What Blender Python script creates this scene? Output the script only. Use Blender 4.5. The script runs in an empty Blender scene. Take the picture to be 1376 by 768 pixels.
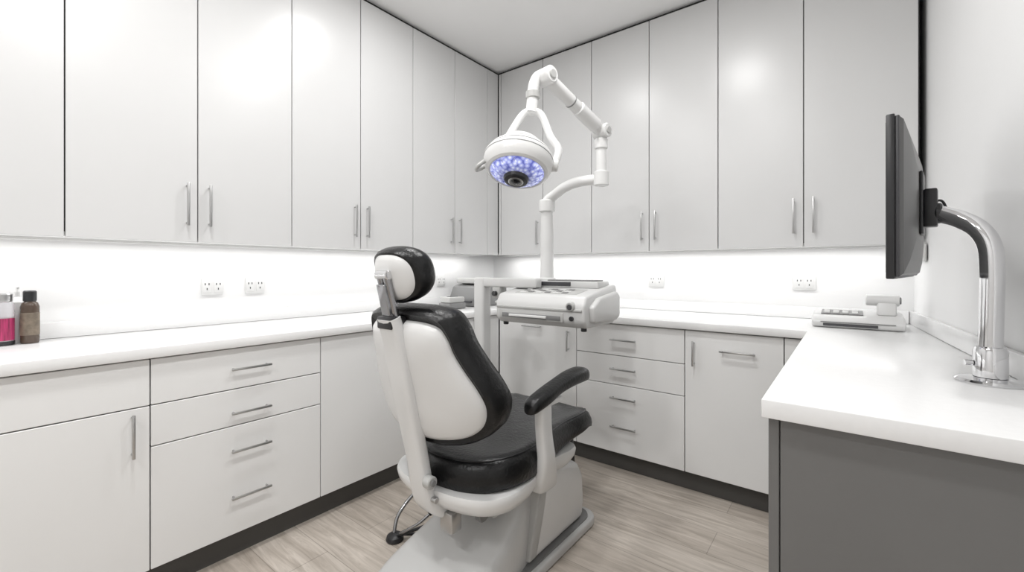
import bpy, bmesh, math
from mathutils import Vector, Matrix
from math import sin, cos, pi, radians

# ------------------------------------------------------------------ materials
def mat(name, col, rough=0.5, metal=0.0, noise=0.0, nscale=8.0, bump=0.0, bscale=60.0,
        coat=0.0, emis=None, estr=0.0, spec=0.5, alpha=1.0, trans=0.0, stretch=None):
    m = bpy.data.materials.new(name); m.use_nodes = True
    nt = m.node_tree; b = nt.nodes['Principled BSDF']
    c = (col[0], col[1], col[2], 1) if not isinstance(col, (int, float)) else (col, col, col, 1)
    b.inputs['Base Color'].default_value = c
    b.inputs['Roughness'].default_value = rough
    b.inputs['Metallic'].default_value = metal
    b.inputs['Coat Weight'].default_value = coat
    b.inputs['Specular IOR Level'].default_value = spec
    b.inputs['Transmission Weight'].default_value = trans
    tc = nt.nodes.new('ShaderNodeTexCoord')
    mp = nt.nodes.new('ShaderNodeMapping')
    nt.links.new(tc.outputs['Object'], mp.inputs['Vector'])
    if stretch: mp.inputs['Scale'].default_value = stretch
    n = nt.nodes.new('ShaderNodeTexNoise'); n.inputs['Scale'].default_value = nscale
    n.inputs['Detail'].default_value = 4
    nt.links.new(mp.outputs['Vector'], n.inputs['Vector'])
    r = nt.nodes.new('ShaderNodeValToRGB')
    k = max(noise, 0.01)
    r.color_ramp.elements[0].position = .3; r.color_ramp.elements[1].position = .7
    r.color_ramp.elements[0].color = (c[0]*(1-k), c[1]*(1-k), c[2]*(1-k), 1)
    r.color_ramp.elements[1].color = (min(1, c[0]*(1+k*.3)), min(1, c[1]*(1+k*.3)), min(1, c[2]*(1+k*.3)), 1)
    nt.links.new(n.outputs['Fac'], r.inputs['Fac'])
    nt.links.new(r.outputs['Color'], b.inputs['Base Color'])
    if bump > 0:
        n2 = nt.nodes.new('ShaderNodeTexNoise'); n2.inputs['Scale'].default_value = bscale
        n2.inputs['Detail'].default_value = 5
        nt.links.new(mp.outputs['Vector'], n2.inputs['Vector'])
        bp = nt.nodes.new('ShaderNodeBump'); bp.inputs['Strength'].default_value = bump
        bp.inputs['Distance'].default_value = 0.01
        nt.links.new(n2.outputs['Fac'], bp.inputs['Height'])
        nt.links.new(bp.outputs['Normal'], b.inputs['Normal'])
    if emis:
        b.inputs['Emission Color'].default_value = (*emis, 1)
        b.inputs['Emission Strength'].default_value = estr
    return m

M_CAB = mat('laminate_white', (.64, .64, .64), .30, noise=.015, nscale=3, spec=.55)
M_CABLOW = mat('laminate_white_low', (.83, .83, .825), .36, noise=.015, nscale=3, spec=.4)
M_CARC = mat('carcass_shadow', .03, .8)
M_KICK = mat('kick_dark', (.075, .072, .068), .6)
M_WALL = mat('paint_wall', (.78, .78, .78), .75, noise=.02, nscale=2, bump=.03, bscale=200)
M_SPLASH = mat('backsplash_white', (.82, .82, .82), .45, noise=.01)
M_CEIL = mat('paint_ceiling', (.90, .90, .90), .9, noise=.02, nscale=2)
M_TOP = mat('quartz_top', (.82, .82, .82), .22, noise=.02, nscale=60, spec=.5)
M_GREY = mat('laminate_grey', (.155, .153, .15), .45, noise=.04, nscale=5)
M_PLAS = mat('plastic_white', (.74, .74, .735), .28, noise=.01, coat=.3)
M_BASE = mat('base_enamel', (.58, .58, .575), .32, noise=.01, coat=.2)
M_CONS = mat('console_plastic', (.62, .62, .615), .32, noise=.01, coat=.1)
M_PLAS2 = mat('plastic_offwhite', (.46, .46, .45), .35, noise=.02)
M_PGREY = mat('plastic_grey', (.20, .20, .20), .4, noise=.02)
M_LEATH = mat('leather_black', (.006, .006, .0065), .30, noise=.2, nscale=20, bump=.2, bscale=90, spec=.38)
M_CHROME = mat('chrome', (.74, .74, .75), .08, metal=1, noise=.01)
M_CHROMED = mat('chrome_satin', (.36, .36, .37), .18, metal=1, noise=.02)
M_STEEL = mat('brushed_steel', (.52, .52, .52), .30, metal=1, noise=.05, nscale=40)
M_BLACK = mat('black_plastic', (.018, .018, .02), .35, noise=.05)
M_SCREEN = mat('screen_glass', (.01, .01, .012), .08, noise=.02)
M_DGREY = mat('dark_grey_plastic', (.05, .05, .055), .4, noise=.05)
M_MONB = mat('monitor_back', (.10, .10, .10), .35, noise=.03)
M_BROWN = mat('bottle_brown', (.075, .05, .035), .25, noise=.1, nscale=30)
M_PINK = mat('pink_picks', (.50, .04, .15), .4, noise=.75, nscale=160, stretch=(1, 1, .06))
M_CLEAR = mat('clear_plastic', (.85, .85, .87), .1, noise=.02, trans=.7)

def lens_mat(C):
    m = bpy.data.materials.new('lamp_led_lens'); m.use_nodes = True
    nt = m.node_tree; b = nt.nodes['Principled BSDF']; L = nt.links.new
    tc = nt.nodes.new('ShaderNodeTexCoord'); v = nt.nodes.new('ShaderNodeTexVoronoi')
    v.inputs['Scale'].default_value = 62
    L(tc.outputs['Object'], v.inputs['Vector'])
    r = nt.nodes.new('ShaderNodeValToRGB')
    e = r.color_ramp.elements
    e[0].color = (.85, .90, 1, 1); e[0].position = .0
    e[1].color = (.10, .12, .42, 1); e[1].position = .85
    k = e.new(.35); k.color = (.42, .46, .78, 1)
    L(v.outputs['Distance'], r.inputs['Fac'])
    # bright outer LED ring, darker toward the centre (distance from the lens centre)
    d = nt.nodes.new('ShaderNodeVectorMath'); d.operation = 'DISTANCE'; d.inputs[1].default_value = C
    L(tc.outputs['Object'], d.inputs[0])
    mr = nt.nodes.new('ShaderNodeMapRange'); mr.inputs['From Min'].default_value = .05; mr.inputs['From Max'].default_value = .105
    mr.inputs['To Min'].default_value = .10; mr.inputs['To Max'].default_value = .85
    L(d.outputs['Value'], mr.inputs['Value'])
    L(r.outputs['Color'], b.inputs['Base Color']); L(r.outputs['Color'], b.inputs['Emission Color'])
    L(mr.outputs['Result'], b.inputs['Emission Strength'])
    b.inputs['Roughness'].default_value = .12
    return m
M_LENS = lens_mat((-1.088, 1.432, 1.56))

def floor_mat():
    m = bpy.data.materials.new('oak_planks'); m.use_nodes = True
    nt = m.node_tree; b = nt.nodes['Principled BSDF']; L = nt.links.new
    tc = nt.nodes.new('ShaderNodeTexCoord')
    br = nt.nodes.new('ShaderNodeTexBrick')
    br.inputs['Scale'].default_value = 1.0
    br.inputs['Brick Width'].default_value = 1.25
    br.inputs['Row Height'].default_value = .19
    br.inputs['Mortar Size'].default_value = .0016
    br.inputs['Mortar Smooth'].default_value = .3
    br.inputs['Bias'].default_value = 0
    br.offset = .37
    br.inputs['Color1'].default_value = (.49, .44, .39, 1)
    br.inputs['Color2'].default_value = (.62, .57, .515, 1)
    br.inputs['Mortar'].default_value = (.34, .305, .27, 1)
    L(tc.outputs['Object'], br.inputs['Vector'])
    mp = nt.nodes.new('ShaderNodeMapping'); mp.inputs['Scale'].default_value = (1.3, 13, 1)
    L(tc.outputs['Object'], mp.inputs['Vector'])
    n = nt.nodes.new('ShaderNodeTexNoise'); n.inputs['Scale'].default_value = 2.2
    n.inputs['Detail'].default_value = 9; n.inputs['Roughness'].default_value = .66
    n.inputs['Distortion'].default_value = 1.0
    L(mp.outputs['Vector'], n.inputs['Vector'])
    r = nt.nodes.new('ShaderNodeValToRGB')
    r.color_ramp.elements[0].position = .32; r.color_ramp.elements[0].color = (.66, .63, .60, 1)
    r.color_ramp.elements[1].position = .64; r.color_ramp.elements[1].color = (1.08, 1.07, 1.06, 1)
    L(n.outputs['Fac'], r.inputs['Fac'])
    mx = nt.nodes.new('ShaderNodeMix'); mx.data_type = 'RGBA'; mx.blend_type = 'MULTIPLY'
    mx.inputs['Factor'].default_value = 1
    L(br.outputs['Color'], mx.inputs[6]); L(r.outputs['Color'], mx.inputs[7])
    L(mx.outputs[2], b.inputs['Base Color'])
    b.inputs['Roughness'].default_value = .42
    bp = nt.nodes.new('ShaderNodeBump'); bp.inputs['Strength'].default_value = .1
    bp.inputs['Distance'].default_value = .004
    L(n.outputs['Fac'], bp.inputs['Height']); L(bp.outputs['Normal'], b.inputs['Normal'])
    return m
M_FLOOR = floor_mat()

# ------------------------------------------------------------------ helpers
COL = bpy.context.scene.collection
def group(name, loc=(0, 0, 0)):
    e = bpy.data.objects.new(name, None); e.location = loc
    e.empty_display_size = .05
    COL.objects.link(e); return e
def finish(name, bm, m, parent=None, angle=35, subsurf=0):
    bmesh.ops.remove_doubles(bm, verts=bm.verts, dist=1e-6)
    bmesh.ops.recalc_face_normals(bm, faces=bm.faces)
    me = bpy.data.meshes.new(name); bm.to_mesh(me); bm.free()
    for p in me.polygons: p.use_smooth = True
    me.set_sharp_from_angle(angle=radians(angle))
    o = bpy.data.objects.new(name, me); COL.objects.link(o)
    me.materials.append(m)
    if parent:
        o.parent = parent
        o.matrix_parent_inverse = Matrix.Translation(-Vector(parent.location))
    if subsurf:
        s = o.modifiers.new('sub', 'SUBSURF'); s.levels = subsurf; s.render_levels = subsurf
    return o
def box(name, a, b, m, parent=None, bevel=0.0, seg=2, rot=None):
    bm = bmesh.new(); bmesh.ops.create_cube(bm, size=1)
    a = Vector(a); b = Vector(b); c = (a+b)/2; d = b-a
    for v in bm.verts: v.co = Vector((v.co.x*abs(d.x), v.co.y*abs(d.y), v.co.z*abs(d.z)))
    if bevel > 0: bmesh.ops.bevel(bm, geom=bm.edges[:], offset=bevel, segments=seg, profile=.5, affect='EDGES')
    if rot is not None: bmesh.ops.transform(bm, matrix=rot, verts=bm.verts)
    for v in bm.verts: v.co += c
    return finish(name, bm, m, parent)
def prism(name, pts, axis, lo, hi, m, parent=None, bevel=0.0, seg=3, angle=35):
    """pts: 2D polygon. axis 'z': (x,y); 'x': (y,z); 'y': (x,z)"""
    bm = bmesh.new()
    def P(p, h):
        if axis == 'z': return (p[0], p[1], h)
        if axis == 'x': return (h, p[0], p[1])
        return (p[0], h, p[1])
    v0 = [bm.verts.new(P(p, lo)) for p in pts]; v1 = [bm.verts.new(P(p, hi)) for p in pts]
    n = len(pts)
    bm.faces.new(v0); bm.faces.new(v1[::-1])
    for i in range(n): bm.faces.new((v0[i], v0[(i+1) % n], v1[(i+1) % n], v1[i]))
    bmesh.ops.recalc_face_normals(bm, faces=bm.faces)
    if bevel > 0: bmesh.ops.bevel(bm, geom=bm.edges[:], offset=bevel, segments=seg, profile=.5, affect='EDGES', clamp_overlap=True)
    return finish(name, bm, m, parent, angle)
def catmull(P, n=8, closed=False):
    P = [Vector(p) for p in P]; out = []; N = len(P)
    rng = range(N if closed else N-1)
    for i in rng:
        if closed: p0, p1, p2, p3 = P[i-1], P[i], P[(i+1) % N], P[(i+2) % N]
        else: p0, p1, p2, p3 = P[max(i-1, 0)], P[i], P[i+1], P[min(i+2, N-1)]
        for j in range(n):
            t = j/n
            out.append(.5*((2*p1)+(p2-p0)*t+(2*p0-5*p1+4*p2-p3)*t*t+(3*p1-p0-3*p2+p3)*t**3))
    if not closed: out.append(P[-1])
    return out
def loft(name, secs, m, parent=None, cap=True, angle=40, closed=True, subsurf=0):
    bm = bmesh.new(); R = [[bm.verts.new(p) for p in s] for s in secs]; n = len(secs[0])
    for a, b in zip(R, R[1:]):
        for i in range(n if closed else n-1):
            bm.faces.new((a[i], a[(i+1) % n], b[(i+1) % n], b[i]))
    if cap: bm.faces.new(R[0][::-1]); bm.faces.new(R[-1])
    return finish(name, bm, m, parent, angle, subsurf)
def tube(name, pts, r, m, parent=None, smooth=6, seg=20, closed=False, flat=None):
    P = catmull(pts, smooth, closed) if smooth else [Vector(p) for p in pts]
    N = len(P)
    rad = r if callable(r) else (lambda t: r)
    T = []
    for i in range(N):
        a = P[i-1] if (i > 0 or closed) else P[0]
        b = P[(i+1) % N] if (i < N-1 or closed) else P[-1]
        T.append((b-a).normalized())
    up = Vector((0, 0, 1)) if abs(T[0].z) < .9 else Vector((1, 0, 0))
    nrm = (up-T[0]*up.dot(T[0])).normalized(); secs = []
    for i in range(N):
        nrm = (nrm-T[i]*nrm.dot(T[i])).normalized(); bn = T[i].cross(nrm)
        rr = rad(i/max(1, N-1)); fx = flat or 1
        secs.append([P[i]+nrm*cos(2*pi*k/seg)*rr+bn*sin(2*pi*k/seg)*rr*fx for k in range(seg)])
    if closed: secs.append(secs[0])
    return loft(name, secs, m, parent, cap=not closed, angle=50)
def lathe(name, prof, origin, axis, m, parent=None, seg=48, angle=30):
    z = Vector(axis).normalized(); q = Vector((0, 0, 1)).rotation_difference(z); o = Vector(origin)
    secs = []
    for (r, h) in prof:
        secs.append([o+q @ Vector((max(r, 1e-4)*cos(2*pi*k/seg), max(r, 1e-4)*sin(2*pi*k/seg), h)) for k in range(seg)])
    return loft(name, secs, m, parent, True, angle)
def cyl(name, a, b, r, m, parent=None, seg=28, bev=.15):
    a = Vector(a); b = Vector(b); L = (b-a).length; e = min(r*bev, L*.3)
    return lathe(name, [(r-e, 0), (r, e), (r, L-e), (r-e, L)], a, b-a, m, parent, seg)
def pillow(name, outline, profile, fn, m, parent=None, centre=None, angle=60):
    c = centre or Vector((sum(p[0] for p in outline)/len(outline), sum(p[1] for p in outline)/len(outline)))
    c = Vector(c); secs = []
    for s, d in profile:
        ring = []
        for p in outline:
            q = c+(Vector(p[:2])-c)*s
            ring.append(Vector(fn(q.x, q.y, d)))
        secs.append(ring)
    return loft(name, secs, m, parent, True, angle)

# ------------------------------------------------------------------ room
H = 1.17; CEIL = 2.75
YB = 2.95; XL = -2.50; YF = -1.9
def wx(y): return .26+.0645*(YB-y)
box('floor', (XL-.1, YF-.1, -.1), (.75, YB+.1, 0), M_FLOOR)
box('ceiling', (XL-.1, YF-.1, CEIL), (.75, YB+.1, CEIL+.1), M_CEIL)
box('wall_left', (XL-.1, YF-.1, 0), (XL, YB+.1, CEIL), M_SPLASH)
box('wall_back', (XL, YB, 0), (wx(YB), YB+.1, CEIL), M_SPLASH)
prism('wall_right', [(wx(YB), YB+.1), (wx(YB), YB), (wx(YF), YF), (.75, YF), (.75, YB+.1)], 'z', 0, CEIL, M_WALL)
box('wall_front', (XL, YF-.1, 0), (.75, YF, CEIL), M_WALL)

# ------------------------------------------------------------------ cabinets
G = .0021
def bar_handle(nm, p, d, out, L, parent, st=.026):
    p = Vector(p); d = Vector(d); out = Vector(out)
    w = .0045
    if abs(d.z) > .5: ax = Vector((w, w, L/2))
    else: ax = Vector((L/2 if abs(d.x) > .5 else w, L/2 if abs(d.y) > .5 else w, .0045))
    c = p+out*st
    box(nm, c-ax, c+ax, M_STEEL, parent, bevel=.0018)
    for i, s in enumerate((-1, 1)):
        q = p+d*s*(L/2-.012)
        cyl(nm+'_post_%d' % i, q, q+out*st, .0035, M_STEEL, parent, seg=12)

UB, UT = 1.29, 2.735
def upper_left():
    g = group('upper_cabinet', (-2.35, .8, 1.29))
    X = -2.20; T = .02
    box('carcass', (XL+.001, -1.36, UB+.02), (X-T-.002, 2.945, UT), M_CARC, g)
    box('bottom_panel', (XL+.001, -1.36, UB+.004), (X-T-.002, 2.63, UB+.0198), M_CABLOW, g)
    box('end_panel', (XL+.001, -1.38, UB), (X, -1.362, UT), M_CAB, g)
    s = [-1.36, -.96, -.56, -.162, .237, .636, 1.033, 1.42, 1.797, 2.170, 2.52, 2.648]
    for i, (a, b) in enumerate(zip(s, s[1:])):
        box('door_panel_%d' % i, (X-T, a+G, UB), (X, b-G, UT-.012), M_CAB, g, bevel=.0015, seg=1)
    for i, y in enumerate([-.96, -.162, .636, 1.42, 2.170]):
        for k, sg in enumerate((-1, 1)):
            bar_handle('handle_%d_%d' % (i, k), (X, y+sg*.040, 1.448), (0, 0, 1), (1, 0, 0), .18, g)
upper_left()
def upper_back():
    g = group('upper_cabinet', (-1, 2.8, 1.29))
    Y = 2.65; T = .02
    box('carcass', (-2.215, Y+T+.002, UB+.02), (.255, YB-.001, UT), M_CARC, g)
    box('bottom_panel', (-2.215, Y+T+.002, UB+.004), (.255, YB-.001, UB+.0198), M_CABLOW, g)
    s = [-2.197, -2.172, -1.775, -1.378, -.98, -.583, -.18, .250]
    for i, (a, b) in enumerate(zip(s, s[1:])):
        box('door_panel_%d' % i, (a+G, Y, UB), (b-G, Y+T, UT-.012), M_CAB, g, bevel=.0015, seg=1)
    for i, x in enumerate([-1.775, -.98, -.18]):
        for k, sg in enumerate((-1, 1)):
            bar_handle('handle_%d_%d' % (i, k), (x+sg*.042, Y, 1.448), (0, 0, 1), (0, -1, 0), .18, g)
upper_back()
box('gap_shade_1', (XL+.001, -1.36, UT+.001), (-2.225, 2.94, CEIL-.0005), M_CARC)  # black strip painting the shadow gap between left uppers and ceiling
box('gap_shade_2', (-2.22, 2.68, UT+.001), (.25, 2.945, CEIL-.0005), M_CARC)  # same painted gap shadow above the back uppers

def base_left():
    g = group('base_cabinet', (-2.2, .8, 0))
    X = -1.95; T = .02
    box('carcass', (XL+.001, -1.0, .105), (X-T-.002, 2.36, .858), M_CARC, g)
    box('toe_kick', (XL+.001, -1.0, 0.0), (X-.05, 2.40, .104), M_KICK, g)
    box('end_panel', (XL+.001, -1.02, .0), (X, -1.002, .858), M_CABLOW, g)
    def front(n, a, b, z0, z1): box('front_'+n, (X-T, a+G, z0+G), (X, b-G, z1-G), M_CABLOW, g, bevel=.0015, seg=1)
    for i, a in enumerate([-.83, -.205]):
        b = a+.627
        front('top_%d' % i, a, b, .692, .857); front('door_%d' % i, a, b, .108, .692)
        bar_handle('handle_d%d' % i, (X, b-.05, .60), (0, 0, 1), (1, 0, 0), .15, g)
    for i, (z0, z1) in enumerate([(.692, .857), (.545, .692), (.108, .545)]):
        front('drawer_%d' % i, .422, 1.048, z0, z1)
    for i, z in enumerate([.775, .60, .448, .262]):
        bar_handle('handle_w%d' % i, (X, .745, z), (0, 1, 0), (1, 0, 0), .15, g)
    front('tall', 1.048, 1.68, .108, .857)
    front('corner_a', 1.68, 2.10, .692, .857); front('corner_b', 1.68, 2.10, .108, .692)
    front('corner_c', 2.10, 2.357, .108, .857)
    bar_handle('handle_c', (X, 1.89, .775), (0, 1, 0), (1, 0, 0), .15, g)
    front('end', -1.0, -.83, .108, .857)
base_left()
def base_back():
    g = group('base_cabinet', (-1, 2.6, 0))
    Y = 2.36; T = .02
    box('carcass', (-1.968, Y+T+.002, .105), (.25, YB-.001, .858), M_CARC, g)
    box('toe_kick', (-1.99, Y+.05, 0.0), (.25, YB-.001, .104), M_KICK, g)
    def front(n, a, b, z0, z1): box('front_'+n, (a+G, Y, z0+G), (b-G, Y+T, z1-G), M_CABLOW, g, bevel=.0015, seg=1)
    front('door_0', -1.948, -1.33, .108, .857)
    bar_handle('handle_0', (-1.66, Y, .80), (1, 0, 0), (0, -1, 0), .15, g)
    bar_handle('handle_0v', (-1.385, Y, .73), (0, 0, 1), (0, -1, 0), .13, g)
    for i, (z0, z1) in enumerate([(.675, .857), (.505, .675), (.108, .505)]):
        front('drawer_%d' % i, -1.33, -.682, z0, z1)
    for i, z in enumerate([.768, .60, .432, .265]):
        bar_handle('handle_w%d' % i, (-1.02, Y, z), (1, 0, 0), (0, -1, 0), .155, g)
    front('door_1', -.682, -.235, .108, .857)
    bar_handle('handle_1', (-.43, Y, .765), (1, 0, 0), (0, -1, 0), .16, g)
    bar_handle('handle_1v', (-.635, Y, .74), (0, 0, 1), (0, -1, 0), .13, g)
    front('filler', -.235, -.14, .108, .857)
base_back()
def base_right():
    g = group('base_cabinet', (.1, 1.7, 0))
    X = -.135; Y0 = 1.065
    prism('carcass', [(X+.03, Y0+.02), (wx(Y0)-.003, Y0+.02), (wx(2.355)-.003, 2.355), (X+.03, 2.355)], 'z', .105, .858, M_CARC, g)
    prism('toe_kick', [(X+.06, Y0+.03), (wx(Y0)-.003, Y0+.03), (wx(2.4)-.003, 2.355), (X+.06, 2.355)], 'z', 0, .104, M_KICK, g)
    prism('end_panel', [(X+.022, Y0), (wx(Y0)-.003, Y0), (wx(Y0)-.003, Y0+.019), (X+.022, Y0+.019)], 'z', 0, .857, M_GREY, g, bevel=.001, seg=1)
    s = [Y0, 1.50, 1.93, 2.355]
    for i, (a, b) in enumerate(zip(s, s[1:])):
        box('door_panel_%d' % i, (X, a+G, .108 if i else .0), (X+.02, b-G, .857), M_GREY, g, bevel=.0015, seg=1)
base_right()
prism('countertop', [(XL+.001, -1.04), (-1.93, -1.04), (-1.93, 2.34), (-.145, 2.34), (-.145, 1.04),
      (wx(1.04)-.002, 1.04), (wx(YB)-.002, YB-.001), (XL+.001, YB-.001)], 'z', .861, .90, M_TOP, bevel=.003, seg=2)
box('trim_3', (XL+.001, -1.04, .901), (XL+.016, YB-.02, .965), M_TOP, bevel=.002)
box('trim_4', (XL+.001, YB-.017, .901), (wx(YB)-.02, YB-.001, .965), M_TOP, bevel=.002)
prism('trim_5', [(wx(1.04)-.018, 1.04), (wx(1.04)-.002, 1.04), (wx(YB)-.002, YB-.002), (wx(YB)-.018, YB-.002)], 'z', .901, .965, M_TOP, bevel=.002)

# ------------------------------------------------------------------ outlets
def outlet(pos, axis, w=.092, h=.082):
    g = group('wall_outlet', pos); x, y, z = pos
    def B(n, u0, u1, z0, z1, d0, d1, m, bev=0):
        if axis == 'x': box(n, (x+d0, y+u0, z+z0), (x+d1, y+u1, z+z1), m, g, bevel=bev)
        else: box(n, (x+u0, y-d1, z+z0), (x+u1, y-d0, z+z1), m, g, bevel=bev)
    B('plate', -w/2, w/2, -h/2, h/2, .0005, .008, M_PLAS, .002)
    for i, u in enumerate((-.024, .024)):
        B('face_%d' % i, u-.018, u+.018, -.03, .03, .008, .010, M_PLAS, .0008)
        for j, (a, b) in enumerate(((-.008, .012), (.008, .012), (0, -.012))):
            B('slot_%d_%d' % (i, j), u+a-.002, u+a+.002, b-.005, b+.005, .010, .0106, M_DGREY)
outlet((XL, .782, 1.09), 'x'); outlet((XL, .977, 1.09), 'x'); outlet((XL, 2.31, 1.09), 'x', .08)
outlet((-1.04, YB, 1.10), 'y', .105); outlet((-.197, YB, 1.10), 'y', .11)
g = group('light_switch', (wx(2.68), 2.68, 1.25))
box('plate', (wx(2.68)-.010, 2.64, 1.21), (wx(2.68)-.003, 2.72, 1.29), M_PLAS2, g, bevel=.002)
box('rocker', (wx(2.68)-.014, 2.665, 1.23), (wx(2.68)-.010, 2.695, 1.27), M_PLAS, g, bevel=.001)

# ------------------------------------------------------------------ under-cabinet LED + downlights
def area(name, loc, sx, sy, power, parent, rot=(0, 0, 0), shape='RECTANGLE'):
    l = bpy.data.lights.new(name, 'AREA'); l.shape = shape; l.size = sx
    if shape == 'RECTANGLE': l.size_y = sy
    l.energy = power; l.color = (1, .995, .985)
    o = bpy.data.objects.new(name, l); o.location = loc; o.rotation_euler = rot
    COL.objects.link(o); o.parent = parent
    o.matrix_parent_inverse = Matrix.Translation(-Vector(parent.location)); return o
g = group('led_strip_light', (-2.38, .8, 1.285))
box('profile', (-2.40, -1.3, 1.284), (-2.37, 2.60, 1.2935), M_PLAS, g)
area('led', (-2.385, .65, 1.282), .025, 3.85, 6.0, g)
g = group('led_strip_light', (-1.0, 2.83, 1.285))
box('profile', (-2.35, 2.82, 1.284), (.22, 2.85, 1.2935), M_PLAS, g)
area('led', (-1.05, 2.835, 1.282), 2.5, .025, 4.3, g)
for (x, y, e) in [(-.63, 1.45, 11.5), (-1.50, 1.40, 9.0), (-.63, .30, 12), (-1.40, .30, 10.5), (-.63, -1.0, 11), (-1.40, -1.0, 11)]:
    g = group('downlight', (x, y, CEIL))
    lathe('trim_ring', [(.105, -.001), (.125, -.001), (.125, -.008), (.105, -.006)], (x, y, CEIL), (0, 0, 1), M_PLAS, g)
    area('lamp', (x, y, CEIL-.012), .20, .20, e, g, shape='DISK')

# ------------------------------------------------------------------ dental chair
XC = -1.15
def chair():
    g = group('dental_chair', (XC, 1.3, 0))
    def rrect(x0, x1, y0, y1, r, n=6):
        pts = []
        for cx, cy, a in ((x1-r, y1-r, 0), (x0+r, y1-r, 90), (x0+r, y0+r, 180), (x1-r, y0+r, 270)):
            for i in range(n+1):
                t = radians(a+90*i/n); pts.append((cx+r*cos(t), cy+r*sin(t)))
        return pts
    prism('base_plate', rrect(-1.38, -.92, .86, 1.85, .07), 'z', .001, .04, M_BASE, g, bevel=.01)
    prism('base_groove', rrect(-1.365, -.94, .88, 1.82, .065), 'z', .04, .047, M_PGREY, g)
    secs = []
    ctrl = catmull([(.90, .19, .06), (.97, .20, .105), (1.08, .205, .145), (1.20, .20, .19), (1.31, .185, .26), (1.40, .165, .36), (1.44, .16, .375)], 5)
    for y, w, h in ctrl:
        ring = []
        for i in range(25):
            t = pi*i/24; c, s = cos(t), sin(t)
            ring.append((XC+w*math.copysign(abs(c)**.35, c), y, .045+(h-.03)*abs(s)**.45))
        secs.append(ring)
    loft('rear_fairing', secs, M_BASE, g, angle=60)
    prof = [(1.36, .045), (1.76, .045), (1.775, .12), (1.765, .24), (1.72, .31), (1.62, .345), (1.42, .35), (1.40, .2)]
    prism('lift_housing', prof, 'x', XC-.195, XC+.195, M_PLAS, g, bevel=.028, seg=4)
    prism('lift_housing_seam', [(1.33, .06), (1.38, .06), (1.43, .2), (1.47, .352), (1.42, .36), (1.37, .2)], 'x', XC-.199, XC+.199, M_PLAS2, g, bevel=.008)
    prism('lift_column', [(1.22, .25), (1.5, .25), (1.54, .37), (1.18, .37)], 'x', XC-.12, XC+.12, M_PLAS2, g, bevel=.01)
    cyl('pivot_cap', (XC+.10, 1.16, .30), (XC+.125, 1.16, .30), .03, M_PGREY, g)
    box('rear_bracket', (XC+.03, 1.03, .27), (XC+.09, 1.08, .34), M_STEEL, g, bevel=.006)
    so = catmull([(0, 1.02), (.12, 1.035), (.215, 1.085), (.262, 1.18), (.262, 1.32), (.235, 1.46), (.225, 1.60), (.235, 1.72), (.215, 1.80), (.12, 1.83), (0, 1.835)], 5)
    so = [(p[0], p[1]) for p in so]; so = so + [(-x, y) for x, y in so[::-1][1:-1]]
    def seatfn(x, y, d):
        z = .475+d
        t = (y-1.02)/.8
        z += .025*max(0, t-.35)/.65-(.03 if t > .93 else 0)*((t-.93)/.07 if t > .93 else 0)
        z += .35*x*x*max(0, 1-t)
        if y > 1.45 and d < 0: z += -d*.45*min(1, (y-1.45)/.3)
        return (XC+x, y, z)
    prof = [(.02, .035), (.4, .036), (.65, .042), (.82, .048), (.90, .044), (.955, .03), (.99, .008), (1.0, -.02), (.995, -.05), (.97, -.062), (.9, -.068), (.3, -.068), (.02, -.068)]
    pillow('seat', so, prof, seatfn, M_LEATH, g, centre=(0, 1.40))
    tube('seat_seam', [seatfn(x*.925, 1.40+(y-1.40)*.925, .0405) for x, y in so[::2]], .0025, M_BLACK, g, smooth=0, seg=6, closed=True)
    def panfn(x, y, d): return (XC+x, y, .425+d)
    po = [(x*1.0, 1.0+(y-1.02)*.80) for x, y in so]
    pillow('seat_pan', po, [(.02, 0), (.9, 0), (1.02, .0), (1.035, -.012), (1.02, -.035), (.95, -.065), (.8, -.085), (.5, -.095), (.02, -.095)], panfn, M_PLAS, g, centre=(0, 1.32))
    # --- backrest
    a = radians(14); O = Vector((XC, .978, .598)); U = Vector((0, -sin(a), cos(a))); D = Vector((0, cos(a), sin(a)))
    half = catmull([(0, .0), (.10, .0), (.19, .016), (.245, .055), (.266, .12), (.252, .19), (.224, .26), (.202, .32), (.190, .375), (.165, .418), (.10, .438), (0, .442)], 5)
    ol = [(p[0], p[1]) for p in half]; ol = ol+[(-x, y) for x, y in ol[::-1][1:-1]]
    CT = .22
    def bf(x, t, d):
        return O+Vector((x, 0, 0))+U*t+D*(d+1.15*x*x*(1-.4*t/.46))
    sh = [(x*.985, .005+(y)*.955) for x, y in ol]
    pillow('backrest_shell', sh, [(.02, -.03), (.4, -.03), (.7, -.027), (.86, -.02), (.94, -.010), (.975, .002), (.98, .02), (.9, .03), (.02, .03)], bf, M_PLAS, g, centre=(0, CT-.01))
    pillow('backrest_cushion', [(x*1.035, CT+(y-CT)*1.035) for x, y in ol],
           [(.02, .02), (.9, .010), (.985, -.002), (1.02, .006), (1.04, .030), (1.04, .07), (1.01, .096), (.94, .108), (.8, .106), (.6, .094), (.3, .084), (.02, .084)], bf, M_LEATH, g, centre=(0, CT))
    # --- spine
    path = catmull([(.842, 1.02, .042), (.868, .93, .047), (.895, .80, .048), (.925, .68, .045), (.955, .55, .042), (.975, .45, .044), (1.00, .375, .05), (1.06, .325, .055), (1.16, .32, .055)], 5)
    secs = []
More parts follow.
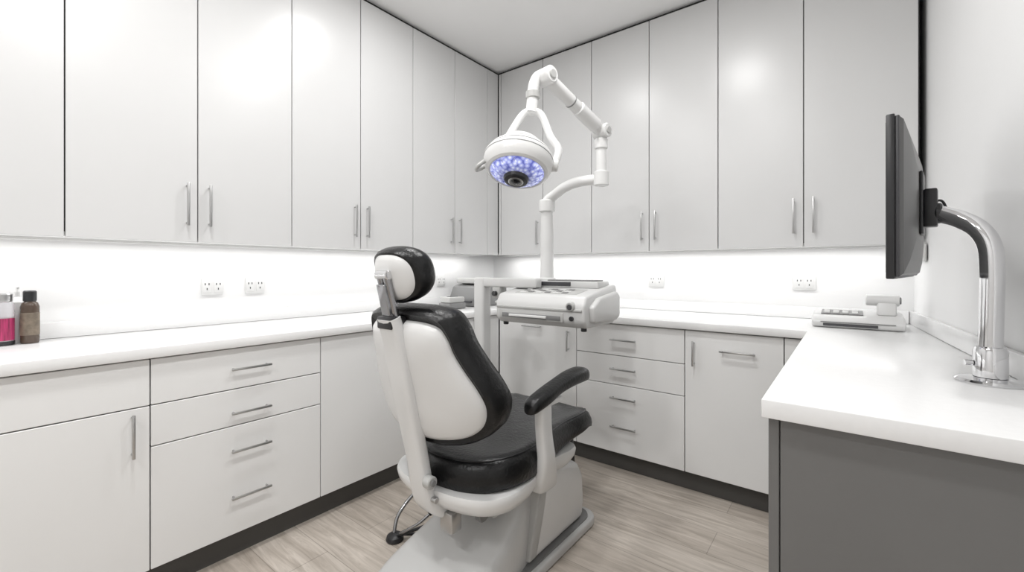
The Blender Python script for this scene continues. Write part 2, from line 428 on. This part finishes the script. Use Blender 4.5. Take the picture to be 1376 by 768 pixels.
    for i, (y, z, w) in enumerate(path):
        p0 = path[max(0, i-1)]; p1 = path[min(len(path)-1, i+1)]
        tx = Vector((0, p1[0]-p0[0], p1[1]-p0[1])).normalized(); n = Vector((0, -tx.z, tx.y))
        th = .024; ring = []
        for k in range(20):
            t = 2*pi*k/20; c, s = cos(t), sin(t)
            ring.append(Vector((XC, y, z))+Vector((1, 0, 0))*w*math.copysign(abs(c)**.5, c)+n*th*math.copysign(abs(s)**.6, s))
        secs.append(ring)
    loft('backrest_support', secs, M_PLAS, g, angle=60)
    cyl('support_knob', (XC+.04, .962, .47), (XC+.072, .962, .47), .021, M_PLAS2, g)
    cyl('support_knob_cap', (XC+.072, .962, .47), (XC+.078, .962, .47), .011, M_PGREY, g)
    cyl('support_pin', (XC+.03, .985, .40), (XC+.065, .985, .40), .010, M_STEEL, g)
    # --- headrest
    for i, dx in enumerate((-.016, .016)):
        cyl('headrest_rod_%d' % i, (XC+dx, .868, .98), (XC+dx, .822, 1.155), .013, M_CHROMED, g)
    prism('headrest_slide', [(.840, .985), (.874, .99), (.840, 1.13), (.808, 1.125)], 'x', XC-.020, XC+.020, M_CHROMED, g, bevel=.003)
    box('headrest_collar', (XC-.036, .822, .985), (XC+.036, .885, 1.025), M_BLACK, g, bevel=.006)
    cyl('headrest_joint', (XC-.030, .822, 1.155), (XC+.030, .822, 1.155), .015, M_CHROME, g)
    a2 = radians(16); O2 = Vector((XC, .852, 1.148)); U2 = Vector((0, -sin(a2), cos(a2))); D2 = Vector((0, cos(a2), sin(a2)))
    ho = []
    for i in range(56):
        t = 2*pi*i/56; c, s = cos(t), sin(t)
        ho.append((.108*math.copysign(abs(c)**.8, c), .086*math.copysign(abs(s)**.8, s)))
    def hf(x, t, d): return O2+Vector((x, 0, 0))+U2*t+D2*(d+2.2*x*x)
    pillow('headrest_shell', ho, [(.02, -.022), (.4, -.021), (.7, -.016), (.86, -.006), (.90, .004), (.88, .014), (.02, .014)], hf, M_PLAS, g, centre=(0, 0))
    pillow('headrest_cushion', ho, [(.02, .008), (.86, -.004), (.95, -.006), (1.03, .006), (1.07, .028), (1.05, .05), (.98, .066), (.85, .072), (.6, .066), (.3, .058), (.02, .056)], hf, M_LEATH, g, centre=(0, 0))
    # --- armrests
    for sgn, nm in ((1, 'right'), (-1, 'left')):
        ax = XC+sgn*.285
        y1 = 1.60 if sgn > 0 else 1.50
        P = catmull([(1.205, .690, .020), (1.225, .700, .032), (1.30, .716, .036), (1.38, .734, .034), (1.47, .746, .037), (y1-.04, .748, .038), (y1-.006, .742, .030), (y1, .74, .016)], 4)
        secs = []
        for y, z, w in P:
            ring = []
            for k in range(20):
                t = 2*pi*k/20; c, s = cos(t), sin(t)
                ring.append((ax+w*.95*math.copysign(abs(c)**.7, c), y, z+w*.78*math.copysign(abs(s)**.7, s)))
            secs.append(ring)
        loft('armrest_pad_'+nm, secs, M_LEATH, g, angle=70)
        Q = catmull([(1.30, .71, .028, .020), (1.295, .66, .034, .022), (1.30, .58, .034, .022), (1.32, .48, .040, .024), (1.35, .40, .055, .028), (1.38, .345, .06, .03)], 5)
        secs = []
        for i, (y, z, w, tk) in enumerate([tuple(q) for q in Q]):
            off = -sgn*.05*max(0, (.50-z)/.15)**1.5 if z < .50 else 0
            ring = []
            for k in range(20):
                t = 2*pi*k/20; c, s = cos(t), sin(t)
                ring.append((ax+off+tk*math.copysign(abs(s)**.6, s), y+w*math.copysign(abs(c)**.6, c), z))
            secs.append(ring)
        loft('armrest_post_'+nm, secs, M_PLAS, g, angle=70)
        box('armrest_bracket_'+nm, (ax-.02, 1.26, .68), (ax+.02, 1.40, .70), M_PLAS, g, bevel=.006)
    prism('legrest', [(1.79, .46), (1.83, .46), (1.86, .20), (1.84, .17), (1.81, .17), (1.80, .22)], 'x', XC-.18, XC+.10, M_LEATH, g, bevel=.012)
chair()

# ------------------------------------------------------------------ foot control
def foot_control():
    g = group('foot_control', (-1.55, 1.15, 0))
    lathe('pedal_base', [(.0, .001), (.035, .001), (.038, .008), (.034, .020), (.02, .030), (0, .032)], (-1.555, 1.17, 0), (0, 0, 1), M_BLACK, g)
    tube('bail_handle', [(-1.56, 1.17, .03), (-1.57, 1.20, .09), (-1.56, 1.27, .15), (-1.53, 1.33, .18), (-1.46, 1.36, .18)], .008, M_CHROMED, g)
    tube('guard_loop', [(-1.55, 1.16, .025), (-1.49, 1.21, .045), (-1.44, 1.27, .07), (-1.42, 1.33, .12), (-1.43, 1.37, .16), (-1.46, 1.36, .18)], .007, M_BLACK, g)
    tube('foot_lever', [(-1.535, 1.175, .03), (-1.49, 1.19, .06), (-1.45, 1.22, .09), (-1.42, 1.27, .13)], .006, M_CHROMED, g)
    cyl('lever_tip', (-1.43, 1.255, .118), (-1.412, 1.285, .142), .011, M_BLACK, g)
    tube('cable', [(-1.545, 1.18, .025), (-1.48, 1.25, .016), (-1.43, 1.30, .012), (-1.405, 1.36, .02), (-1.388, 1.42, .03)], .007, M_BLACK, g)
foot_control()

# ------------------------------------------------------------------ delivery unit with lamp
def delivery():
    g = group('dental_delivery_unit', (-1.70, 1.9, 0))
    prism('floor_foot', [(-1.80, 1.78), (-1.42, 1.78), (-1.42, 2.02), (-1.80, 2.02)], 'z', .001, .05, M_PLAS, g, bevel=.012)
    box('column', (-1.742, 1.868, .05), (-1.665, 1.942, 1.130), M_CONS, g, bevel=.014, seg=4)
    box('column_arm', (-1.740, 1.875, 1.075), (-1.30, 1.935, 1.128), M_CONS, g, bevel=.010, seg=3)
    box('arm_bracket', (-1.60, 1.872, 1.015), (-1.545, 1.938, 1.076), M_PLAS2, g, bevel=.006)
    cyl('arm_knob', (-1.572, 1.872, 1.04), (-1.572, 1.85, 1.04), .014, M_BLACK, g)
    x0, x1 = -1.470, -.945
    prism('console', [(1.775, .900), (1.748, .930), (1.748, 1.005), (1.775, 1.050), (1.93, 1.076), (2.09, 1.098), (2.10, 1.07), (2.10, .930), (2.06, .900)],
          'x', x0, x1, M_CONS, g, bevel=.020, seg=4)
    prism('console_lower_lip', [(1.742, .990), (1.742, .978), (1.80, .972), (1.80, .997)], 'x', x0+.012, x1-.012, M_PLAS2, g, bevel=.003)
    box('front_panel', (x0+.03, 1.744, .925), (x1-.11, 1.7495, .968), M_PLAS2, g, bevel=.002)
    box('drawer_slot', (x0+.05, 1.740, .932), (x1-.125, 1.747, .954), M_PGREY, g, bevel=.002)
    box('drawer_pull', (x0+.10, 1.732, .938), (x1-.20, 1.743, .950), M_PLAS, g, bevel=.002)
    cyl('dial', (x1-.070, 1.770, 1.004), (x1-.070, 1.735, 1.000), .022, M_PLAS2, g)
    cyl('dial_cap', (x1-.070, 1.736, 1.000), (x1-.070, 1.731, 1.000), .013, M_DGREY, g)
    cyl('dial_small', (x1-.065, 1.755, .946), (x1-.065, 1.738, .946), .011, M_BLACK, g)
    sl = math.atan2(.026, .155)
    def onpanel(n, xa, xb, ya, yb, m, th=.004):
        zc = lambda y: 1.050+(y-1.775)*.026/.155
        ym = (ya+yb)/2
        box(n, (xa, ya, zc(ym)-.001), (xb, yb, zc(ym)+th), m, g, bevel=.001, rot=Matrix.Rotation(sl, 4, 'X'))
    onpanel('membrane', x0+.09, x1-.07, 1.80, 1.915, M_PLAS2, .002)
    for r in range(3):
        for c in range(6):
            onpanel('key_%d_%d' % (r, c), x0+.115+c*.05, x0+.145+c*.05, 1.812+r*.033, 1.832+r*.033, M_PGREY if (r+c) % 2 else M_PLAS, .005)
    box('top_tray', (x0+.12, 1.945, 1.078), (x1-.03, 2.075, 1.114), M_CONS, g, bevel=.008)
    box('display', (x0+.16, 1.940, 1.088), (x0+.34, 1.947, 1.110), M_DGREY, g, bevel=.002)
    box('tray_rim', (x0+.14, 1.96, 1.114), (x1-.06, 2.065, 1.120), M_PGREY, g, bevel=.003)
    prism('side_pod', [(1.80, .925), (1.79, 1.0), (1.86, 1.04), (2.05, 1.065), (2.08, 1.04), (2.08, .94), (2.04, .92)], 'x', x1-.005, x1+.028, M_CONS, g, bevel=.012)
    cyl('foot_0', (x1-.03, 1.80, .884), (x1-.03, 1.80, .904), .014, M_BLACK, g)
    cyl('foot_1', (x0+.03, 1.80, .884), (x0+.03, 1.80, .904), .014, M_BLACK, g)
    tube('tray_handle', [(x0+.01, 1.80, 1.0), (x0-.03, 1.79, 1.0), (x0-.04, 1.83, 1.0), (x0-.03, 1.88, 1.0), (x0+.01, 1.88, 1.0)], .007, M_PLAS2, g)
    # ---- lamp pole
    px, py = -1.312, 2.0
    lathe('pole_sleeve', [(.050, 1.085), (.050, 1.125), (.038, 1.13), (.036, 1.20), (.036, 1.36), (.033, 1.45), (.030, 1.50), (.030, 1.505)], (px, py, 0), (0, 0, 1), M_PLAS, g)
    lathe('pole_collar', [(.036, 1.49), (.044, 1.495), (.044, 1.55), (.036, 1.558)], (px, py, 0), (0, 0, 1), M_PLAS, g)
    tube('lower_arm', [(px, py, 1.52), (px+.005, py, 1.555), (px+.05, py, 1.580), (px+.11, py, 1.612), (px+.19, py, 1.632), (px+.30, py, 1.632), (px+.345, py, 1.632)], .027, M_PLAS, g)
    ex = -.985
    lathe('elbow', [(.026, 1.595), (.038, 1.60), (.038, 1.665), (.026, 1.672)], (ex, py, 0), (0, 0, 1), M_PLAS, g)
    cyl('riser', (ex, py, 1.66), (ex, py, 1.84), .026, M_PLAS, g)
    lathe('riser_collar', [(.026, 1.78), (.033, 1.785), (.033, 1.83), (.026, 1.835)], (ex, py, 0), (0, 0, 1), M_PLAS, g)
    A = Vector((ex+.005, py-.005, 1.868)); B = Vector((-1.055, 1.60, 2.025))
    d = (B-A).normalized()
    side = d.cross(Vector((0, 0, 1))).normalized()
    cyl('upper_joint', A-side*.042, A+side*.042, .035, M_PLAS, g)
    cyl('upper_joint_cap', A-side*.048, A+side*.048, .018, M_PLAS2, g)
    cyl('spring_arm', A+d*.01, B-d*.01, .030, M_PLAS, g)
    cyl('spring_arm_cover', A+d*.05, A+d*.20, .035, M_PLAS, g)
    cyl('spring_arm_band', A+d*.245, A+d*.255, .032, M_PGREY, g)
    cyl('head_joint', B-side*.042, B+side*.042, .038, M_PLAS, g)
    cyl('head_joint_cap', B-side*.048, B+side*.048, .020, M_PLAS2, g)
    # ---- lamp head
    R = Vector((.789, .614, 0)); F = Vector((-.614, .789, 0))
    C = Vector((-1.088, 1.432, 1.575))
    up = (Vector((0, 0, 1))*.91 + F*.35 + R*.12).normalized()
    q = Vector((0, 0, 1)).rotation_difference(up)
    tube('head_neck', [B, B+Vector((-.025, -.02, .0)), B+Vector((-.04, -.035, -.04)), B+Vector((-.045, -.04, -.11)), B+Vector((-.045, -.05, -.165))], .025, M_PLAS, g)
    lathe('neck_collar', [(.026, 0), (.031, .004), (.031, .03), (.026, .034)], B+Vector((-.044, -.038, -.10)), (0, 0, 1), M_PLAS2, g)
    prof = [(.060, .012), (.106, .004), (.120, .0), (.130, .006), (.140, .022), (.147, .045), (.147, .066), (.142, .076), (.136, .078), (.136, .086), (.132, .094),
            (.122, .102), (.114, .104), (.114, .112), (.106, .122), (.096, .130), (.090, .132), (.090, .140), (.080, .150), (.055, .158), (.030, .162), (.0, .163)]
    lathe('lamp_body', prof, C, up, M_PLAS, g, seg=64, angle=25)
    for i, (rr, hh) in enumerate(((.1475, .056), (.1365, .082), (.1145, .108))):
        lathe('lamp_groove_%d' % i, [(rr-.002, hh-.0018), (rr+.0005, hh-.0015), (rr+.0005, hh+.0015), (rr-.002, hh+.0018)], C, up, M_PGREY, g, seg=64)
    lathe('lamp_lens', [(.030, -.030), (.06, -.026), (.09, -.014), (.108, .0), (.117, .004), (.1, .012), (.03, .012)], C, up, M_LENS, g, seg=64)
    for i in range(12):
        t = 2*pi*i/12
        u = q @ Vector((cos(t), sin(t), 0))
        a_ = C+u*.045-up*.028; b_ = C+u*.108-up*.002
        tube('lens_rib_%d' % i, [a_, b_], .003, M_CLEAR, g, smooth=0, seg=8)
    lathe('camera_ring', [(.0, -.044), (.032, -.044), (.048, -.040), (.053, -.028), (.053, .0), (.0, .0)], C, up, M_BLACK, g)
    lathe('camera_lens', [(.0, -.050), (.012, -.049), (.02, -.0445), (0, -.043)], C, up, M_SCREEN, g)
    lathe('camera_bezel', [(.026, -.0442), (.029, -.0455), (.032, -.0442)], C, up, M_STEEL, g)
    c0 = C+up*.055
    e1 = R.copy(); e1 = (e1-up*e1.dot(up)).normalized()
    top = B+Vector((-.045, -.05, -.165))
    pr = c0+e1*.150
    tube('yoke_right', [top+Vector((0, 0, .01)), top+R*.045-Vector((0, 0, .008)), c0+e1*.122+up*.145, c0+e1*.162+up*.080, pr], .0165, M_PLAS, g)
    tube('yoke_left', [top+Vector((0, 0, .01)), top-R*.040-Vector((0, 0, .012)), C-e1*.055+up*.185, C-e1*.065+up*.16, C-e1*.05+up*.14], .0165, M_PLAS, g)
    cyl('yoke_pivot', pr-e1*.02, pr+e1*.018, .026, M_PLAS, g)
    for s in (-1,):
        h0 = C+e1*s*.138+up*.03
        tube('grip', [h0+F*.04, h0+e1*s*.022-up*.02+F*.035, h0+e1*s*.030-up*.035, h0+e1*s*.022-up*.025-F*.035, h0-F*.04], .009, M_PLAS2, g)
delivery()

# ------------------------------------------------------------------ monitor on pole
def monitor():
    g = group('monitor', (.11, 1.6, 1.34))
    p0 = Vector((.068, 1.32, 1.340)); dr = Vector((.145, .989, 0)).normalized(); n = Vector((dr.y, -dr.x, 0))
    W = .56; Hh = .19
    cen = p0+dr*W/2
    rot = Matrix.Rotation(-math.atan2(dr.x, dr.y), 4, 'Z')
    def B(nm, u0, u1, d0, d1, z0, z1, m, bev=.003):
        a = Vector((d0, u0, z0)); b = Vector((d1, u1, z1)); c = (a+b)/2; hd = (b-a)/2
        cw = cen+dr*c.y+n*c.x+Vector((0, 0, c.z))
        return box(nm, cw-hd, cw+hd, m, g, bevel=bev, rot=rot)
    B('bezel', -W/2, W/2, 0, .016, -Hh, Hh, M_BLACK)
    B('screen', -W/2+.015, W/2-.015, -.0015, .0, -Hh+.015, Hh-.015, M_SCREEN, 0)
    B('back_frame', -W/2+.004, W/2-.004, .016, .024, -Hh+.004, Hh-.004, M_DGREY)
    secs = []
    for f, d in ((1, .024), (.97, .030), (.80, .038), (.55, .044), (.50, .045)):
        ring = []
        for u, z in ((-1, -1), (1, -1), (1, 1), (-1, 1)):
            ring.append(cen+dr*u*W/2*f*.97+n*d+Vector((0, 0, z*Hh*f*.96)))
        secs.append(ring)
    loft('rear_shell', secs, M_MONB, g, angle=5)
    B('vesa_plate', -.05, .05, .045, .052, -.075, .09, M_BLACK)
    B('tilt_block', -.024, .024, .052, .078, -.055, .045, M_BLACK, .004)
    e = cen+n*.075+Vector((0, 0, -.02))
    bx, by = .270, 1.530
    tube('support_pole', [e, (.200, 1.575, 1.312), (.225, 1.560, 1.298), (.252, 1.543, 1.272), (.269, 1.533, 1.232), (.273, 1.530, 1.17), (.272, by, 1.08), (bx, by, .97), (bx, by, .905)], .0215, M_CHROME, g, seg=28)
    cyl('pole_end_collar', e-n*.003, e+n*.012, .027, M_BLACK, g)
    lathe('pole_sleeve', [(.024, .912), (.030, .914), (.030, .975), (.026, .985), (.022, .987)], (bx, by, 0), (0, 0, 1), M_CHROME, g)
    lathe('pole_flange', [(.0, .9005), (.062, .9005), (.064, .904), (.058, .909), (.032, .913), (.0, .915)], (bx, by, 0), (0, 0, 1), M_CHROME, g)
    cyl('sleeve_screw', (bx-.03, by-.005, .945), (bx-.045, by-.008, .945), .007, M_CHROME, g)
    tube('cable', [e+Vector((-.012, .01, .03)), e+Vector((.012, .02, .035)), e+Vector((.022, .02, .01)), e+Vector((.022, .01, -.01))], .003, M_BLACK, g)
monitor()

# ------------------------------------------------------------------ desktop device on counter
def device():
    g = group('card_terminal', (.03, 2.70, .90))
    cx, cy = .035, 2.64
    prism('body', [(cy-.11, .902), (cy-.115, .930), (cy-.06, .958), (cy+.09, .972), (cy+.11, .965), (cy+.11, .902)], 'x', cx-.175, cx+.165, M_CONS, g, bevel=.010)
    box('slot', (cx-.13, cy-.117, .910), (cx+.07, cy-.112, .922), M_DGREY, g, bevel=.001)
    box('stripe', (cx-.14, cy-.1165, .926), (cx+.13, cy-.112, .930), M_PGREY, g, bevel=.001)
    prism('keypad', [(cy-.055, .959), (cy+.06, .970), (cy+.06, .974), (cy-.055, .963)], 'x', cx-.14, cx+.02, M_PGREY, g)
    for r in range(3):
        for c in range(4):
            box('key_%d_%d' % (r, c), (cx-.13+c*.036, cy-.045+r*.033, .964+r*.003), (cx-.106+c*.036, cy-.025+r*.033, .973+r*.003), M_PLAS, g, bevel=.002)
    prism('head_post', [(cy-.03, .96), (cy+.05, .96), (cy+.04, 1.03), (cy-.01, 1.03)], 'x', cx+.07, cx+.14, M_CONS, g, bevel=.010)
    cyl('head_roll', (cx+.03, cy+.01, 1.030), (cx+.150, cy+.01, 1.030), .026, M_CONS, g)
    cyl('head_cap', (cx+.150, cy+.01, 1.030), (cx+.156, cy+.01, 1.030), .016, M_PGREY, g)
device()

def corner_items():
    g = group('label_printer', (-2.24, 2.45, .90))
    prism('body', [(2.33, .902), (2.32, .96), (2.36, 1.05), (2.56, 1.09), (2.62, 1.06), (2.62, .902)], 'x', -2.42, -2.14, M_PGREY, g, bevel=.015)
    box('lid', (-2.40, 2.38, 1.07), (-2.16, 2.58, 1.11), M_PLAS2, g, bevel=.012)
    box('slot', (-2.38, 2.314, .93), (-2.18, 2.325, .945), M_DGREY, g, bevel=.002)
    g = group('tissue_dispenser', (-2.2, 2.1, .90))
    box('body', (-2.25, 2.06, .902), (-2.14, 2.22, .945), M_PGREY, g, bevel=.008)
    box('lid', (-2.245, 2.065, .945), (-2.145, 2.215, .985), M_PLAS2, g, bevel=.01)
    box('opening', (-2.21, 2.10, .985), (-2.18, 2.18, .988), M_DGREY, g)
corner_items()

# ------------------------------------------------------------------ bottles
def bottles():
    g = group('product_bottle', (-2.40, .168, .90)); o = (-2.40, .168, .901)
    lathe('glass', [(.0, 0), (.023, 0), (.025, .004), (.025, .135), (.021, .148), (.014, .155), (0, .155)], o, (0, 0, 1), M_BROWN, g)
    lathe('label', [(.0252, .03), (.0258, .031), (.0258, .112), (.0252, .113)], o, (0, 0, 1), mat('label_tan', (.20, .16, .12), .5, noise=.4, nscale=60), g)
    lathe('cap', [(.0, .155), (.017, .155), (.018, .159), (.018, .190), (.015, .194), (0, .195)], o, (0, 0, 1), M_BLACK, g)
    g = group('pick_jar', (-2.40, .102, .90)); o = (-2.40, .102, .901)
    lathe('jar', [(.0, 0), (.026, 0), (.029, .004), (.029, .145), (.026, .155), (0, .156)], o, (0, 0, 1), M_CLEAR, g)
    lathe('picks', [(.0, .014), (.024, .014), (.0294, .018), (.0296, .095), (.0294, .097), (0, .097)], o, (0, 0, 1), M_PINK, g)
    lathe('base_band', [(.0292, .001), (.0305, .002), (.0305, .014), (.0292, .015)], o, (0, 0, 1), M_BLACK, g)
    lathe('cap', [(.0, .156), (.024, .156), (.025, .160), (.025, .182), (.022, .187), (0, .187)], o, (0, 0, 1), M_STEEL, g)
    g = group('pump_bottle', (-2.452, .16, .90)); o = (-2.450, .14, .901)
    lathe('body', [(.0, 0), (.02, 0), (.021, .003), (.021, .15), (.012, .165), (.008, .17), (.008, .19), (0, .19)], o, (0, 0, 1), M_PLAS, g)
    tube('nozzle', [(-2.45, .14, 1.09), (-2.45, .14, 1.11), (-2.435, .14, 1.112), (-2.418, .14, 1.105)], .004, M_PLAS, g, seg=10)
bottles()

# ------------------------------------------------------------------ world + camera
w = bpy.data.worlds.new('World'); bpy.context.scene.world = w; w.use_nodes = True
w.node_tree.nodes['Background'].inputs[0].default_value = (.9, .9, .9, 1)
w.node_tree.nodes['Background'].inputs[1].default_value = .3
cd = bpy.data.cameras.new('camera'); cd.sensor_width = 36
cd.lens = 581/1376*36
cd.shift_y = -21/1376; cd.clip_start = .02
cam = bpy.data.objects.new('camera', cd); COL.objects.link(cam)
cam.location = (0, 0, H); cam.rotation_euler = (radians(90), 0, radians(37.88))
bpy.context.scene.camera = cam
vs = bpy.context.scene.view_settings
vs.view_transform = 'Standard'; vs.look = 'None'; vs.exposure = 0.0
